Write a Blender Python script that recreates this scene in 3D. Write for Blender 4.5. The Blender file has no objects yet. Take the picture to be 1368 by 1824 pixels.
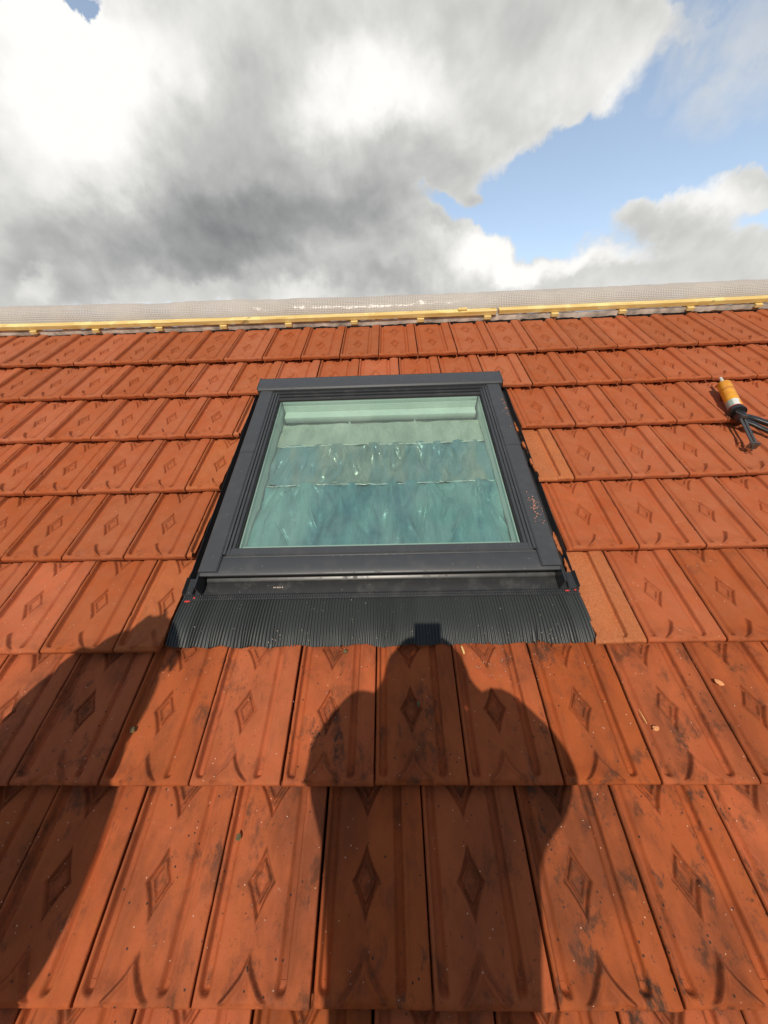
import bpy, bmesh, math, random
import numpy as np
from mathutils import Vector, Matrix, Euler

rad = math.radians
sc = bpy.context.scene
C = sc.collection
random.seed(7)
rng = np.random.default_rng(11)

# ------------------------------------------------------------------ frames
TH = rad(40)                                   # pitch of the roof
M = Matrix.Rotation(TH, 4, 'X')                # roof frame: x along the courses, y up the slope, z off the tiles
W, G = 0.21, 0.30296                           # width of a tile and gauge of a course
def row_dy(r, X):                              # the courses of this roof are not laid dead straight
    k = {1: (.0041, -.0043, .0050), 2: (-.0027, -.0023, .0031), 3: (-.0053, 0, .0006), 4: (-.0110, .0040, .0022),
         5: (-.0064, -.0010, 0), 6: (-.0016, .0027, .0008), 7: (.0015, -.0022, .0013), 8: (-.0002, .0032, .0031)}.get(r, (0, 0, .002))
    return k[0] + k[1] * X + k[2] * X * X

# ------------------------------------------------------------------ camera
cd = bpy.data.cameras.new('camera'); cam = bpy.data.objects.new('camera', cd); C.objects.link(cam)
cd.sensor_fit = 'HORIZONTAL'; cd.sensor_width = 36; cd.lens = 36 * 630.95 / 1368
cd.clip_start = 0.004; cd.clip_end = 3000
cam.matrix_world = M @ Matrix.Translation((0.05485, -2.11307, 0.99066)) @ Euler((0.65145, 0.03375, -0.00392), 'XYZ').to_matrix().to_4x4()
sc.camera = cam

# ------------------------------------------------------------------ light
sun_dir = (M.to_3x3() @ Vector((0.068, 0.3183, -0.9455))).normalized()
sl = bpy.data.lights.new('sun', 'SUN'); sl.energy = 3.3; sl.angle = rad(0.53); sl.color = (1.0, .90, .77)
sun = bpy.data.objects.new('sun', sl); C.objects.link(sun)
sun.rotation_euler = sun_dir.to_track_quat('-Z', 'Y').to_euler()
vs = sc.view_settings
vs.view_transform = 'Standard'; vs.look = 'None'; vs.gamma = 1; vs.use_curve_mapping = False
vs.exposure = 0.09

# ------------------------------------------------------------------ node helper
class NT:
    def __init__(s, nt): s.nt = nt
    def n(s, t, ins=None, **kw):
        x = s.nt.nodes.new(t)
        for k, v in kw.items(): setattr(x, k, v)
        if ins:
            for k, v in ins.items():
                if isinstance(v, bpy.types.NodeSocket): s.nt.links.new(v, x.inputs[k])
                else: x.inputs[k].default_value = v
        return x
    def math(s, op, a, b=0.0, c=None, clamp=False):
        d = {0: a, 1: b}
        if c is not None: d[2] = c
        return s.n('ShaderNodeMath', d, operation=op, use_clamp=clamp).outputs[0]
    def vmath(s, op, a, b=(0, 0, 0)):
        x = s.n('ShaderNodeVectorMath', {0: a, 1: b}, operation=op)
        return x.outputs['Value'] if op in ('LENGTH', 'DOT_PRODUCT') else x.outputs[0]
    def scale(s, v, f): return s.n('ShaderNodeVectorMath', {0: v, 'Scale': f}, operation='SCALE').outputs[0]
    def noise(s, vec, scale, detail=4, rough=.55, dist=0, col=False, W=None):
        d = {'Vector': vec, 'Scale': scale, 'Detail': detail, 'Roughness': rough, 'Distortion': dist}
        x = s.n('ShaderNodeTexNoise', d)
        return x.outputs['Color'] if col else x.outputs['Fac']
    def ramp(s, v, a, b, lo=0.0, hi=1.0, smooth=True):
        return s.n('ShaderNodeMapRange', {'Value': v, 'From Min': a, 'From Max': b, 'To Min': lo, 'To Max': hi},
                   interpolation_type='SMOOTHSTEP' if smooth else 'LINEAR').outputs[0]
    def mix(s, f, a, b, mode='MIX'):
        x = s.n('ShaderNodeMix', data_type='RGBA', blend_type=mode)
        for i, v in ((0, f), (6, a), (7, b)):
            if isinstance(v, bpy.types.NodeSocket): s.nt.links.new(v, x.inputs[i])
            else: x.inputs[i].default_value = (*v, 1) if isinstance(v, tuple) and len(v) == 3 else v
        return x.outputs[2]

# ------------------------------------------------------------------ sky
wd = bpy.data.worlds.new('World'); sc.world = wd; wd.use_nodes = True
wt = wd.node_tree; wt.nodes.clear(); N = NT(wt)
out = N.n('ShaderNodeOutputWorld'); bg = N.n('ShaderNodeBackground', {'Strength': 0.1})
wt.links.new(bg.outputs[0], out.inputs[0])
toward = -sun_dir
sky = N.n('ShaderNodeTexSky', sky_type='NISHITA', sun_disc=False, sun_elevation=math.asin(toward.z),
          sun_rotation=math.atan2(toward.x, toward.y), air_density=1.0, dust_density=0.3, ozone_density=1.5)
D = N.n('ShaderNodeTexCoord').outputs['Generated']
warp = N.vmath('SUBTRACT', N.noise(D, 2.6, 7, .58, col=True), (.5, .5, .5))
warp2 = N.vmath('SUBTRACT', N.noise(D, 9.0, 6, .6, col=True), (.5, .5, .5))
Dw = N.vmath('ADD', D, N.vmath('ADD', N.scale(warp, .24), N.scale(warp2, .11)))
def uvof(vec):
    s = N.n('ShaderNodeSeparateXYZ', {0: vec}); y = N.math('MAXIMUM', s.outputs[1], .06)
    return N.n('ShaderNodeCombineXYZ', {0: N.math('DIVIDE', s.outputs[0], y), 1: N.math('DIVIDE', s.outputs[2], y), 2: 0.0}).outputs[0]
UV = uvof(Dw)
# cloud banks of that afternoon: (azimuth tangent, elevation tangent, width, height, weight)
COVER = [(0.40, 0.57, 0.24, 0.12, -.75), (0.16, 0.50, 0.16, 0.05, -.55), (-0.30, 0.40, 0.50, 0.09, 0.4), (-0.75, 0.42, 0.50, 0.10, 0.6), (-0.632, 0.747, 1.193, 0.448, 1.0), (0.080, 0.809, 0.460, 0.303, 0.8), (0.350, 0.809, 0.249, 0.200, 0.6), (-0.170, 0.584, 0.446, 0.206, 0.6), (0.848, 0.567, 0.220, 0.067, 0.9), (0.678, 0.494, 0.173, 0.059, 0.8), (0.864, 0.416, 0.323, 0.085, 0.8), (0.379, 0.372, 0.264, 0.094, 0.9), (-0.042, 0.387, 0.367, 0.101, 0.9), (0.127, 0.461, 0.110, 0.061, 0.5), (0.221, 0.529, 0.067, 0.047, 0.6), (0.697, 0.861, 0.313, 0.058, 0.4), (0.786, 0.320, 0.359, 0.076, 0.6), (-0.690, 0.938, 0.069, 0.043, -1.2), (-0.037, 0.865, 0.062, 0.049, -0.5), (0.154, 0.526, 0.095, 0.047, -0.3), (0.644, 0.641, 0.256, 0.141, -0.5)]
BRIGHT = [(-0.60, 0.42, 0.55, 0.08, -.32), (-0.723, 0.762, 0.305, 0.233, 0.7), (-0.054, 0.755, 0.193, 0.157, 0.6), (-0.538, 0.897, 0.317, 0.108, 0.25), (0.100, 0.706, 0.142, 0.096, 0.3), (0.239, 0.402, 0.173, 0.062, 0.6), (0.748, 0.548, 0.196, 0.045, 0.35), (0.432, 0.401, 0.275, 0.037, 0.45), (-0.907, 0.405, 0.102, 0.038, 0.4), (-0.515, 0.385, 0.202, 0.033, 0.3), (-0.214, 0.368, 0.114, 0.038, 0.5), (0.453, 0.764, 0.150, 0.102, 0.2), (-0.353, 0.648, 0.228, 0.245, -0.42), (-0.612, 0.495, 0.593, 0.091, -0.5), (-0.120, 0.501, 0.358, 0.084, -0.4), (-0.061, 0.603, 0.348, 0.102, -0.25), (-0.127, 0.378, 0.185, 0.051, -0.3), (0.071, 0.383, 0.155, 0.050, -0.4), (-0.707, 0.372, 0.351, 0.036, -0.12), (-0.350, 0.879, 0.378, 0.069, -0.06), (0.221, 0.529, 0.067, 0.047, -0.3), (0.631, 0.449, 0.189, 0.048, -0.12)]
def blobs(L):
    acc = None
    for cx, cy, rx, ry, w in L:
        if L is BRIGHT and w < 0: w *= .72
        d = N.vmath('LENGTH', N.vmath('MULTIPLY', N.vmath('SUBTRACT', UV, (cx, cy, 0)), (1 / rx, 1 / ry, 0)))
        m = N.ramp(d, 1.25, .2, 0, w)
        acc = m if acc is None else N.math('ADD', acc, m)
    return acc
n1 = N.noise(D, 4.4, 5, .52, .15)
n2 = N.noise(N.vmath('ADD', D, (.008, .0, .026)), 4.4, 5, .52, .15)
n3 = N.noise(D, 16.0, 6, .6)
front = N.ramp(N.n('ShaderNodeSeparateXYZ', {0: D}).outputs[1], 0.0, .58)
cov = N.math('ADD', N.math('MULTIPLY', blobs(COVER), front), N.math('MULTIPLY', N.math('SUBTRACT', 1.0, front), .10))
cov = N.math('ADD', cov, N.math('MULTIPLY', N.math('SUBTRACT', n1, .5), .9))
cov = N.math('ADD', cov, N.math('MULTIPLY', N.math('SUBTRACT', n3, .5), .30))
cov = N.math('ADD', cov, N.ramp(N.n('ShaderNodeSeparateXYZ', {0: D}).outputs[2], .74, .95, 0, .30))
alpha = N.ramp(cov, .13, .60)
hz = N.vmath('LENGTH', N.vmath('MULTIPLY', N.vmath('SUBTRACT', UV, (.72, .84, 0)), (1 / .42, 1 / .16, 0)))       # thin high veil
hz = N.math('MULTIPLY', N.ramp(hz, 1.2, .1, 0, .62), N.ramp(N.noise(D, 6.5, 6, .6, .6), .30, .62))
alpha = N.math('MAXIMUM', alpha, N.math('MAXIMUM', hz, .06))
br = N.math('MULTIPLY', blobs(BRIGHT), front)
br = N.math('ADD', br, N.math('MULTIPLY', N.math('SUBTRACT', n1, n2), 1.7))
br = N.math('ADD', br, N.math('MULTIPLY', N.math('SUBTRACT', n3, .5), .12))
edge = N.math('MULTIPLY', N.ramp(cov, .95, .40), .16)            # thin edges of the cloud glow
br = N.math('ADD', N.math('ADD', br, .52), edge)
cr = N.n('ShaderNodeValToRGB', {0: br})
e = cr.color_ramp.elements
br = N.math('ADD', N.math('MULTIPLY', br, .60), .31)
e[0].position = 0.0; e[0].color = (1.7, 1.75, 1.8, 1)
e[1].position = 1.0; e[1].color = (9.6, 9.5, 9.2, 1)
m_ = e.new(.30); m_.color = (3.4, 3.45, 3.45, 1)
m_ = e.new(.62); m_.color = (6.0, 6.0, 5.8, 1)
wt.links.new(br, cr.inputs[0])
skyc = N.mix(1.0, sky.outputs[0], N.mix(front, (.72, .70, .68), (3.1, 2.6, 2.15)), 'MULTIPLY')
col = N.mix(alpha, skyc, cr.outputs[0])
wt.links.new(col, bg.inputs[0])

# ------------------------------------------------------------------ materials
def mat(name, base=(.5, .5, .5), rough=.6, metal=0.0, spec=.5, bump=None, var=None, fn=None):
    m = bpy.data.materials.new(name); m.use_nodes = True; t = NT(m.node_tree)
    p = m.node_tree.nodes['Principled BSDF']
    p.inputs['Base Color'].default_value = (*base, 1); p.inputs['Roughness'].default_value = rough
    p.inputs['Metallic'].default_value = metal; p.inputs['Specular IOR Level'].default_value = spec
    co = t.n('ShaderNodeTexCoord').outputs['Object']
    if var:
        f = t.noise(co, var[0], 5, .6)
        c = t.mix(t.ramp(f, .3, .7), tuple(x * (1 - var[1]) for x in base), tuple(min(1, x * (1 + var[1])) for x in base))
        m.node_tree.links.new(c, p.inputs['Base Color'])
    if bump:
        b = t.n('ShaderNodeBump', {'Height': t.noise(co, bump[0], 4, .6), 'Strength': bump[1], 'Distance': bump[2]})
        m.node_tree.links.new(b.outputs[0], p.inputs['Normal'])
    if fn: fn(m, t, p, co)
    return m

def clay_fn(m, t, p, co):
    L = m.node_tree.links
    oi = t.n('ShaderNodeObjectInfo')
    wp = t.n('ShaderNodeNewGeometry').outputs['Position']
    sep = t.n('ShaderNodeSeparateColor', {0: oi.outputs['Color']})
    dirt_amt, raw, tint = sep.outputs[0], sep.outputs[1], sep.outputs[2]
    rnd = oi.outputs['Random']
    a = t.noise(wp, 5.5, 5, .6)
    b = t.noise(wp, 28, 5, .65)
    g = t.noise(wp, 420, 3, .6)
    c = t.mix(t.ramp(a, .3, .7), (.395, .083, .0265), (.460, .109, .0370))
    c = t.mix(t.math('MULTIPLY', t.ramp(b, .42, .75), .5), c, (.36, .110, .036))
    c = t.mix(t.math('MULTIPLY', t.ramp(g, .35, .75), .22), c, (.50, .15, .050))
    c = t.mix(tint, c, (.340, .085, .025))
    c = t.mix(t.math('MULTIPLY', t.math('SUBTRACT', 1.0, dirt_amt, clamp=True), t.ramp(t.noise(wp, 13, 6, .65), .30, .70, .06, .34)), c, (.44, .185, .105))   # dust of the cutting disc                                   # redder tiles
    hsv = t.n('ShaderNodeHueSaturation', {'Color': c, 'Value': t.math('ADD', t.math('MULTIPLY', rnd, .12), .93), 'Saturation': t.math('ADD', t.math('MULTIPLY', rnd, -.04), 1.02)})
    c = hsv.outputs[0]
    # bare clay of cut tiles
    rc = t.mix(t.ramp(t.noise(wp, 190, 4, .7), .35, .65), (.42, .140, .046), (.56, .235, .090))
    c = t.mix(raw, c, rc)
    # grime: big smudges and streaks running down the slope, fine specks
    rot = t.n('ShaderNodeMapping', {'Vector': wp, 'Rotation': (-TH, 0, 0)}).outputs[0]
    st = t.n('ShaderNodeMapping', {'Vector': rot, 'Scale': (1, .42, 1)}).outputs[0]
    s1 = t.ramp(t.noise(t.n('ShaderNodeMapping', {'Vector': rot, 'Scale': (1, .62, 1)}).outputs[0], 19, 8, .74, .15), .50, .66)
    s2 = t.math('MULTIPLY', t.ramp(t.noise(wp, 60, 6, .72, .2), .60, .70), .8)
    area = t.ramp(t.noise(wp, 5.2, 3, .5), .40, .60)
    s = t.math('MULTIPLY', t.math('MAXIMUM', t.math('MULTIPLY', s1, .85), s2), t.math('ADD', t.math('MULTIPLY', area, .7), .3))
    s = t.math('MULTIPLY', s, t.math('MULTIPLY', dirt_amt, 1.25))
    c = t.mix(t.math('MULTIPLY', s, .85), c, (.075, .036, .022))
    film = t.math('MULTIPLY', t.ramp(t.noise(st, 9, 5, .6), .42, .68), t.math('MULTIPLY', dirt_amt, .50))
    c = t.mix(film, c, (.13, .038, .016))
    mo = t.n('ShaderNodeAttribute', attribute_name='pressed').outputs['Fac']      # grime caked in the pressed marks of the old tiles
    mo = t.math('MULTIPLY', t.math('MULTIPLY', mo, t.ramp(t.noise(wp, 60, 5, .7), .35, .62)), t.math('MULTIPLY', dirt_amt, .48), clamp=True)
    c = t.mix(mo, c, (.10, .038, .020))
    # pale lime bloom
    w1 = t.math('MULTIPLY', t.ramp(t.noise(wp, 36, 6, .7, 1.0), .66, .78), .38)
    c = t.mix(w1, c, (.62, .36, .24))
    sp = t.n('ShaderNodeTexVoronoi', {'Vector': wp, 'Scale': 85.0})
    pick = t.math('GREATER_THAN', t.n('ShaderNodeSeparateColor', {0: sp.outputs['Color']}).outputs[0], .90)
    dots = t.math('MULTIPLY', t.ramp(sp.outputs['Distance'], .22, .12), pick)
    c = t.mix(t.math('MULTIPLY', dots, t.math('MULTIPLY', dirt_amt, .9)), c, (.06, .03, .02))
    sp2 = t.n('ShaderNodeTexVoronoi', {'Vector': wp, 'Scale': 130.0})
    pk2 = t.math('GREATER_THAN', t.n('ShaderNodeSeparateColor', {0: sp2.outputs['Color']}).outputs[1], .955)
    c = t.mix(t.math('MULTIPLY', t.ramp(sp2.outputs['Distance'], .2, .1), t.math('MULTIPLY', pk2, .8)), c, (.75, .5, .36))
    L.new(c, p.inputs['Base Color'])
    L.new(t.ramp(b, .3, .7, .62, .84), p.inputs['Roughness'])
    h = t.math('ADD', t.math('MULTIPLY', g, .5), t.math('MULTIPLY', t.noise(wp, 90, 4, .6), .8))
    h = t.math('ADD', h, t.math('MULTIPLY', t.math('MULTIPLY', t.noise(wp, 230, 5, .7), 2.4), raw))
    bn = t.n('ShaderNodeBump', {'Height': h, 'Strength': .6, 'Distance': .0016})
    L.new(bn.outputs[0], p.inputs['Normal'])

def lacquer_fn(m, t, p, co):
    wp = t.n('ShaderNodeNewGeometry').outputs['Position']
    base = tuple(p.inputs['Base Color'].default_value)[:3]
    f = t.ramp(t.noise(wp, 22, 6, .65), .45, .75)
    c = t.mix(t.math('MULTIPLY', f, .10), base, (.17, .155, .14))
    sp = t.n('ShaderNodeTexVoronoi', {'Vector': wp, 'Scale': 95.0})
    pk = t.math('GREATER_THAN', t.n('ShaderNodeSeparateColor', {0: sp.outputs['Color']}).outputs[0], .93)
    c = t.mix(t.math('MULTIPLY', t.ramp(sp.outputs['Distance'], .16, .08), t.math('MULTIPLY', pk, .6)), c, (.42, .36, .31))
    m.node_tree.links.new(c, p.inputs['Base Color'])
    m.node_tree.links.new(t.ramp(f, 0, 1, p.inputs['Roughness'].default_value, .62), p.inputs['Roughness'])

def glass_fn(m, t, p, co):
    nt = m.node_tree; L = nt.links
    tr = t.n('ShaderNodeBsdfTransparent', {'Color': (.89, .965, .93, 1)})
    gl = t.n('ShaderNodeBsdfGlossy', {'Color': (.9, 1, .95, 1), 'Roughness': .012})
    ge = t.n('ShaderNodeNewGeometry')
    cs = t.math('ABSOLUTE', t.vmath('DOT_PRODUCT', ge.outputs['Incoming'], ge.outputs['Normal']))
    fr = t.math('ADD', .095, t.math('MULTIPLY', t.math('POWER', t.math('SUBTRACT', 1.0, cs, clamp=True), 5.0), .9))
    f = t.math('MULTIPLY', fr, t.math('SUBTRACT', 1.0, ge.outputs['Backfacing']), clamp=True)
    mx = t.n('ShaderNodeMixShader', {0: f, 1: tr.outputs[0], 2: gl.outputs[0]})
    # dust patches, plus an even milky haze painted in for reflected sky
    df = t.n('ShaderNodeBsdfDiffuse', {'Color': (.42, .45, .42, 1)})
    haze_dust = t.math('ADD', t.math('MULTIPLY', t.ramp(t.noise(co, 9, 6, .7, .8), .45, .8), .05), .055)
    mx2 = t.n('ShaderNodeMixShader', {0: haze_dust, 1: mx.outputs[0], 2: df.outputs[0]})
    L.new(mx2.outputs[0], nt.nodes['Material Output'].inputs[0])

def film_fn(base_lo, base_hi, third=None):
    def f(m, t, p, co):
        st = t.n('ShaderNodeMapping', {'Vector': co, 'Scale': (1, .22, 1)}).outputs[0]
        sk = t.noise(st, 20, 6, .62, .5)
        c = t.mix(t.ramp(t.math('ADD', t.math('MULTIPLY', sk, .6), t.math('MULTIPLY', t.noise(co, 5, 5, .6, .5), .4)), .38, .62), base_lo, base_hi)
        if third: c = t.mix(t.math('MULTIPLY', t.ramp(t.noise(st, 7, 5, .6, .4), .45, .62), .8), c, third)
        m.node_tree.links.new(c, p.inputs['Base Color'])
        h = t.math('ADD', t.noise(st, 30, 4, .55, .9), t.math('MULTIPLY', t.noise(co, 26, 4, .6, 1.2), .4))
        b = t.n('ShaderNodeBump', {'Height': h, 'Strength': .9, 'Distance': .009})
        m.node_tree.links.new(b.outputs[0], p.inputs['Normal'])
    return f

def wood_fn(ca, cb):
    def f(m, t, p, co):
        st = t.n('ShaderNodeMapping', {'Vector': co, 'Scale': (.06, 1, 1)}).outputs[0]
        c = t.mix(t.ramp(t.noise(st, 90, 5, .6, .4), .3, .7), ca, cb)
        k = t.ramp(t.noise(co, 6, 4, .6), .50, .62)
        c = t.mix(t.math('MULTIPLY', k, .4), c, tuple(min(1, x * 1.45) for x in cb))
        kn = t.ramp(t.noise(t.n('ShaderNodeMapping', {'Vector': co, 'Scale': (.5, 1, 1)}).outputs[0], 14, 3, .5), .68, .74)
        c = t.mix(t.math('MULTIPLY', kn, .6), c, tuple(x * .35 for x in ca))
        m.node_tree.links.new(c, p.inputs['Base Color'])
    return f

def net_fn(m, t, p, co):
    nt = m.node_tree; L = nt.links
    s = t.n('ShaderNodeSeparateXYZ', {0: t.n('ShaderNodeUVMap').outputs[0]})
    def line(v): return t.math('LESS_THAN', t.math('FRACT', v), .30)
    th = t.math('MAXIMUM', line(s.outputs[0]), line(s.outputs[1]))
    cl = t.ramp(t.noise(co, 3.0, 5, .6), .35, .7)
    film = t.mix(cl, (.58, .50, .43), (.72, .65, .58))
    c = t.mix(th, film, (.80, .74, .68))
    df = t.n('ShaderNodeBsdfDiffuse', {'Color': c}); tl = t.n('ShaderNodeBsdfTranslucent', {'Color': c})
    a = t.n('ShaderNodeMixShader', {0: .35, 1: df.outputs[0], 2: tl.outputs[0]})
    gl = t.n('ShaderNodeBsdfGlossy', {'Roughness': .22}); gl2 = t.n('ShaderNodeMixShader', {0: .020, 1: a.outputs[0], 2: gl.outputs[0]})
    bn = t.n('ShaderNodeBump', {'Height': t.noise(co, 22, 4, .6), 'Strength': .6, 'Distance': .006}); L.new(bn.outputs[0], gl.inputs['Normal'])
    tr = t.n('ShaderNodeBsdfTransparent')
    op = t.math('MAXIMUM', t.math('MULTIPLY', th, .92), t.ramp(cl, 0, 1, .50, .78))
    mx = t.n('ShaderNodeMixShader', {0: op, 1: tr.outputs[0], 2: gl2.outputs[0]})
    L.new(mx.outputs[0], nt.nodes['Material Output'].inputs[0])

def label_fn(m, t, p, co):   # cartridge label: yellow print, white and green panel at its rear
    s = t.n('ShaderNodeSeparateXYZ', {0: co}); y = s.outputs[0]; x = s.outputs[1]
    c = t.mix(t.ramp(t.noise(co, 40, 3, .5), .4, .65), (.85, .33, .01), (.90, .42, .02))
    white = t.math('MULTIPLY', t.math('LESS_THAN', y, .060), t.math('GREATER_THAN', t.math('ADD', x, t.math('MULTIPLY', t.noise(co, 60, 2, .5), .02)), .006))
    c = t.mix(white, c, (.72, .74, .68))
    green = t.math('MULTIPLY', white, t.math('GREATER_THAN', x, .0165))
    c = t.mix(green, c, (.36, .45, .36))
    c = t.mix(t.math('LESS_THAN', y, .020), c, (.55, .04, .04))
    for a, b in ((.085, .088), (.098, .100), (.104, .106), (.135, .150)):
        ln = t.math('MULTIPLY', t.math('GREATER_THAN', y, a), t.math('LESS_THAN', y, b))
        ln = t.math('MULTIPLY', ln, t.math('GREATER_THAN', t.noise(co, 420, 2, .5), .48))
        c = t.mix(t.math('MULTIPLY', ln, .7), c, (.45, .10, .01))
    m.node_tree.links.new(c, p.inputs['Base Color'])

MT = dict(
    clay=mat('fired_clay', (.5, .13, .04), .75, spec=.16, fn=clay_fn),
    lacquer=mat('grey_lacquered_aluminium', (.054, .058, .064), .40, spec=.4, fn=lacquer_fn),
    lacquer_dark=mat('dark_lacquered_aluminium', (.030, .032, .036), .34, spec=.5, fn=lacquer_fn),
    apron=mat('pleated_apron_lacquer', (.040, .045, .045), .40, spec=.5, bump=(60, .3, .001), fn=None),
    drip=mat('satin_dark_flashing', (.030, .031, .032), .34, spec=.5, fn=lacquer_fn),
    gasket=mat('black_rubber', (.008, .008, .008), .6),
    glass=mat('green_tinted_glass', fn=glass_fn),
    white=mat('white_lacquered_pine', (.62, .68, .62), .45, var=(12, .08)),
    spacer=mat('pane_spacer', (.52, .60, .55), .4, metal=.3),
    hem_glint=mat('painted_seam_glint', (.82, .86, .82), .25, spec=.9),
    film_a=mat('clear_dust_sheet', (.3, .3, .28), .34, metal=.15, spec=.9, fn=film_fn((.36, .40, .34), (.50, .53, .45))),
    film_b=mat('crinkled_sheet', (.3, .3, .28), .27, metal=.35, spec=1.0, fn=film_fn((.20, .30, .30), (.42, .45, .38), (.14, .32, .37))),
    film_c=mat('blue_sheet', (.1, .3, .35), .34, metal=.2, spec=.9, fn=film_fn((.035, .17, .23), (.13, .33, .36), (.20, .38, .38))),
    timber=mat('yellow_treated_pine', (.7, .4, .06), .6, fn=wood_fn((.66, .44, .11), (.84, .66, .30))),
    plank=mat('grey_scaffold_timber', (.3, .24, .17), .8, fn=wood_fn((.22, .17, .12), (.36, .29, .2))),
    net=mat('reinforced_translucent_sheet', fn=net_fn),
    foil=mat('white_foil', (.46, .41, .36), .4, var=(7, .55), bump=(30, .7, .004)),
    deck=mat('dark_roof_membrane', (.022, .020, .020), .9),
    label=mat('printed_cartridge', (.8, .4, .02), .35, fn=label_fn),
    black=mat('black_painted_steel', (.020, .021, .022), .38, spec=.6, var=(40, .3)),
    steel=mat('worn_steel', (.20, .20, .19), .35, metal=.85, bump=(120, .3, .0005)),
    rail=mat('pinkish_cradle_rail', (.36, .17, .13), .4, metal=.4),
    silic=mat('milky_nozzle', (.62, .60, .52), .45),
    red=mat('red_marker', (.50, .03, .02), .6),
    crumb=mat('clay_crumbs', (.55, .24, .15), .85, var=(60, .3)),
    chip=mat('fresh_clay_chip', (.72, .30, .12), .8, var=(80, .2), bump=(200, .6, .001)),
    straw=mat('wood_splinter', (.68, .45, .16), .7),
    speck=mat('pale_grit', (.55, .46, .38), .8),
    moss=mat('dry_moss', (.13, .10, .045), .9, var=(90, .5)),
    skin=mat('skin', (.50, .27, .19), .5),
    hair=mat('brown_hair', (.05, .028, .015), .6, bump=(90, .8, .003)),
    jacket=mat('navy_work_jacket', (.03, .045, .09), .85, bump=(16, .5, .01)),
    sweater=mat('grey_work_sweater', (.14, .14, .14), .9, bump=(16, .5, .01)),
    trouser=mat('dark_work_trousers', (.03, .03, .03), .9, bump=(16, .5, .01)),
    boot=mat('brown_leather_boots', (.09, .045, .02), .6),
    eye=mat('eye', (.7, .68, .65), .2), phone=mat('black_phone', (.01, .01, .012), .15),
    render=mat('cream_render', (.55, .48, .38), .9, bump=(60, .4, .003), var=(2, .1)),
    ground=mat('grass_ground', (.06, .085, .03), .95, var=(.4, .4), bump=(3, 1, .1)),
)

# ------------------------------------------------------------------ building helpers
class MB:
    def __init__(s): s.v = []; s.f = []
    def add(s, vs_, fs_):
        k = len(s.v); s.v += [tuple(map(float, q)) for q in vs_]; s.f += [tuple(i + k for i in f) for f in fs_]
        return s
    def box(s, x0, x1, y0, y1, z0, z1, bev=0.0):
        b = min(bev, (x1 - x0) * .45, (y1 - y0) * .45, (z1 - z0) * .45)
        if b <= 0:
            vs_ = [(x, y, z) for z in (z0, z1) for y in (y0, y1) for x in (x0, x1)]
            return s.add(vs_, [(0, 2, 3, 1), (4, 5, 7, 6), (0, 1, 5, 4), (2, 6, 7, 3), (0, 4, 6, 2), (1, 3, 7, 5)])
        bm = bmesh.new(); bmesh.ops.create_cube(bm, size=1)
        for v in bm.verts:
            v.co = Vector(((x0 + x1) / 2 + v.co.x * (x1 - x0), (y0 + y1) / 2 + v.co.y * (y1 - y0), (z0 + z1) / 2 + v.co.z * (z1 - z0)))
        bmesh.ops.bevel(bm, geom=bm.edges[:], offset=b, segments=2, profile=.5, affect='EDGES')
        bm.verts.index_update()
        s.add([v.co for v in bm.verts], [[v.index for v in f.verts] for f in bm.faces]); bm.free(); return s
    def extrude(s, prof, axis, a, b, closed=True):
        """prof: 2-D polyline; axis 'x' sweeps (y, z) along x, axis 'y' sweeps (x, z) along y."""
        n = len(prof); vs_ = []
        for t in (a, b):
            for p, q in prof: vs_.append((t, p, q) if axis == 'x' else (p, t, q))
        fs_ = [(i, (i + 1) % n, n + (i + 1) % n, n + i) for i in range(n if closed else n - 1)]
        if closed: fs_ += [tuple(range(n))[::-1], tuple(range(n, 2 * n))]
        return s.add(vs_, fs_)
    def tube(s, pts, r, seg=10, cap=True):
        pts = [Vector(p) for p in pts]; rs = r if isinstance(r, (list, tuple)) else [r] * len(pts)
        vs_ = []; up = Vector((0, 0, 1)); n = len(pts)
        for i, p in enumerate(pts):
            d = (pts[min(i + 1, n - 1)] - pts[max(i - 1, 0)]).normalized()
            a = d.cross(up if abs(d.z) < .95 else Vector((1, 0, 0))).normalized(); b = a.cross(d)
            for k in range(seg):
                t = 2 * math.pi * k / seg; vs_.append(p + (a * math.cos(t) + b * math.sin(t)) * rs[i])
        fs_ = [(i * seg + k, i * seg + (k + 1) % seg, (i + 1) * seg + (k + 1) % seg, (i + 1) * seg + k) for i in range(n - 1) for k in range(seg)]
        if cap: fs_ += [tuple(range(seg))[::-1], tuple(range((n - 1) * seg, n * seg))]
        return s.add(vs_, fs_)
    def blob(s, c, r, seed=0, sub=2, rough=.25):
        bm = bmesh.new(); bmesh.ops.create_icosphere(bm, subdivisions=sub, radius=1)
        q = np.random.default_rng(seed)
        for v in bm.verts:
            k = 1 + rough * (q.random() - .5); v.co = Vector((c[0] + v.co.x * r[0] * k, c[1] + v.co.y * r[1] * k, c[2] + v.co.z * r[2] * k))
        bm.verts.index_update(); s.add([v.co for v in bm.verts], [[v.index for v in f.verts] for f in bm.faces]); bm.free(); return s
    def mesh(s, name, m, smooth=False, org=(0, 0, 0)):
        me = bpy.data.meshes.new(name); o = Vector(org)
        me.from_pydata([Vector(v) - o for v in s.v], [], s.f); me.materials.append(m)
        bm = bmesh.new(); bm.from_mesh(me); bmesh.ops.recalc_face_normals(bm, faces=bm.faces[:]); bm.to_mesh(me); bm.free()
        if smooth is True: me.polygons.foreach_set('use_smooth', [True] * len(me.polygons))
        elif smooth:
            me.polygons.foreach_set('use_smooth', [True] * len(me.polygons)); me.set_sharp_from_angle(angle=smooth)
        me.update(); return me

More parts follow.
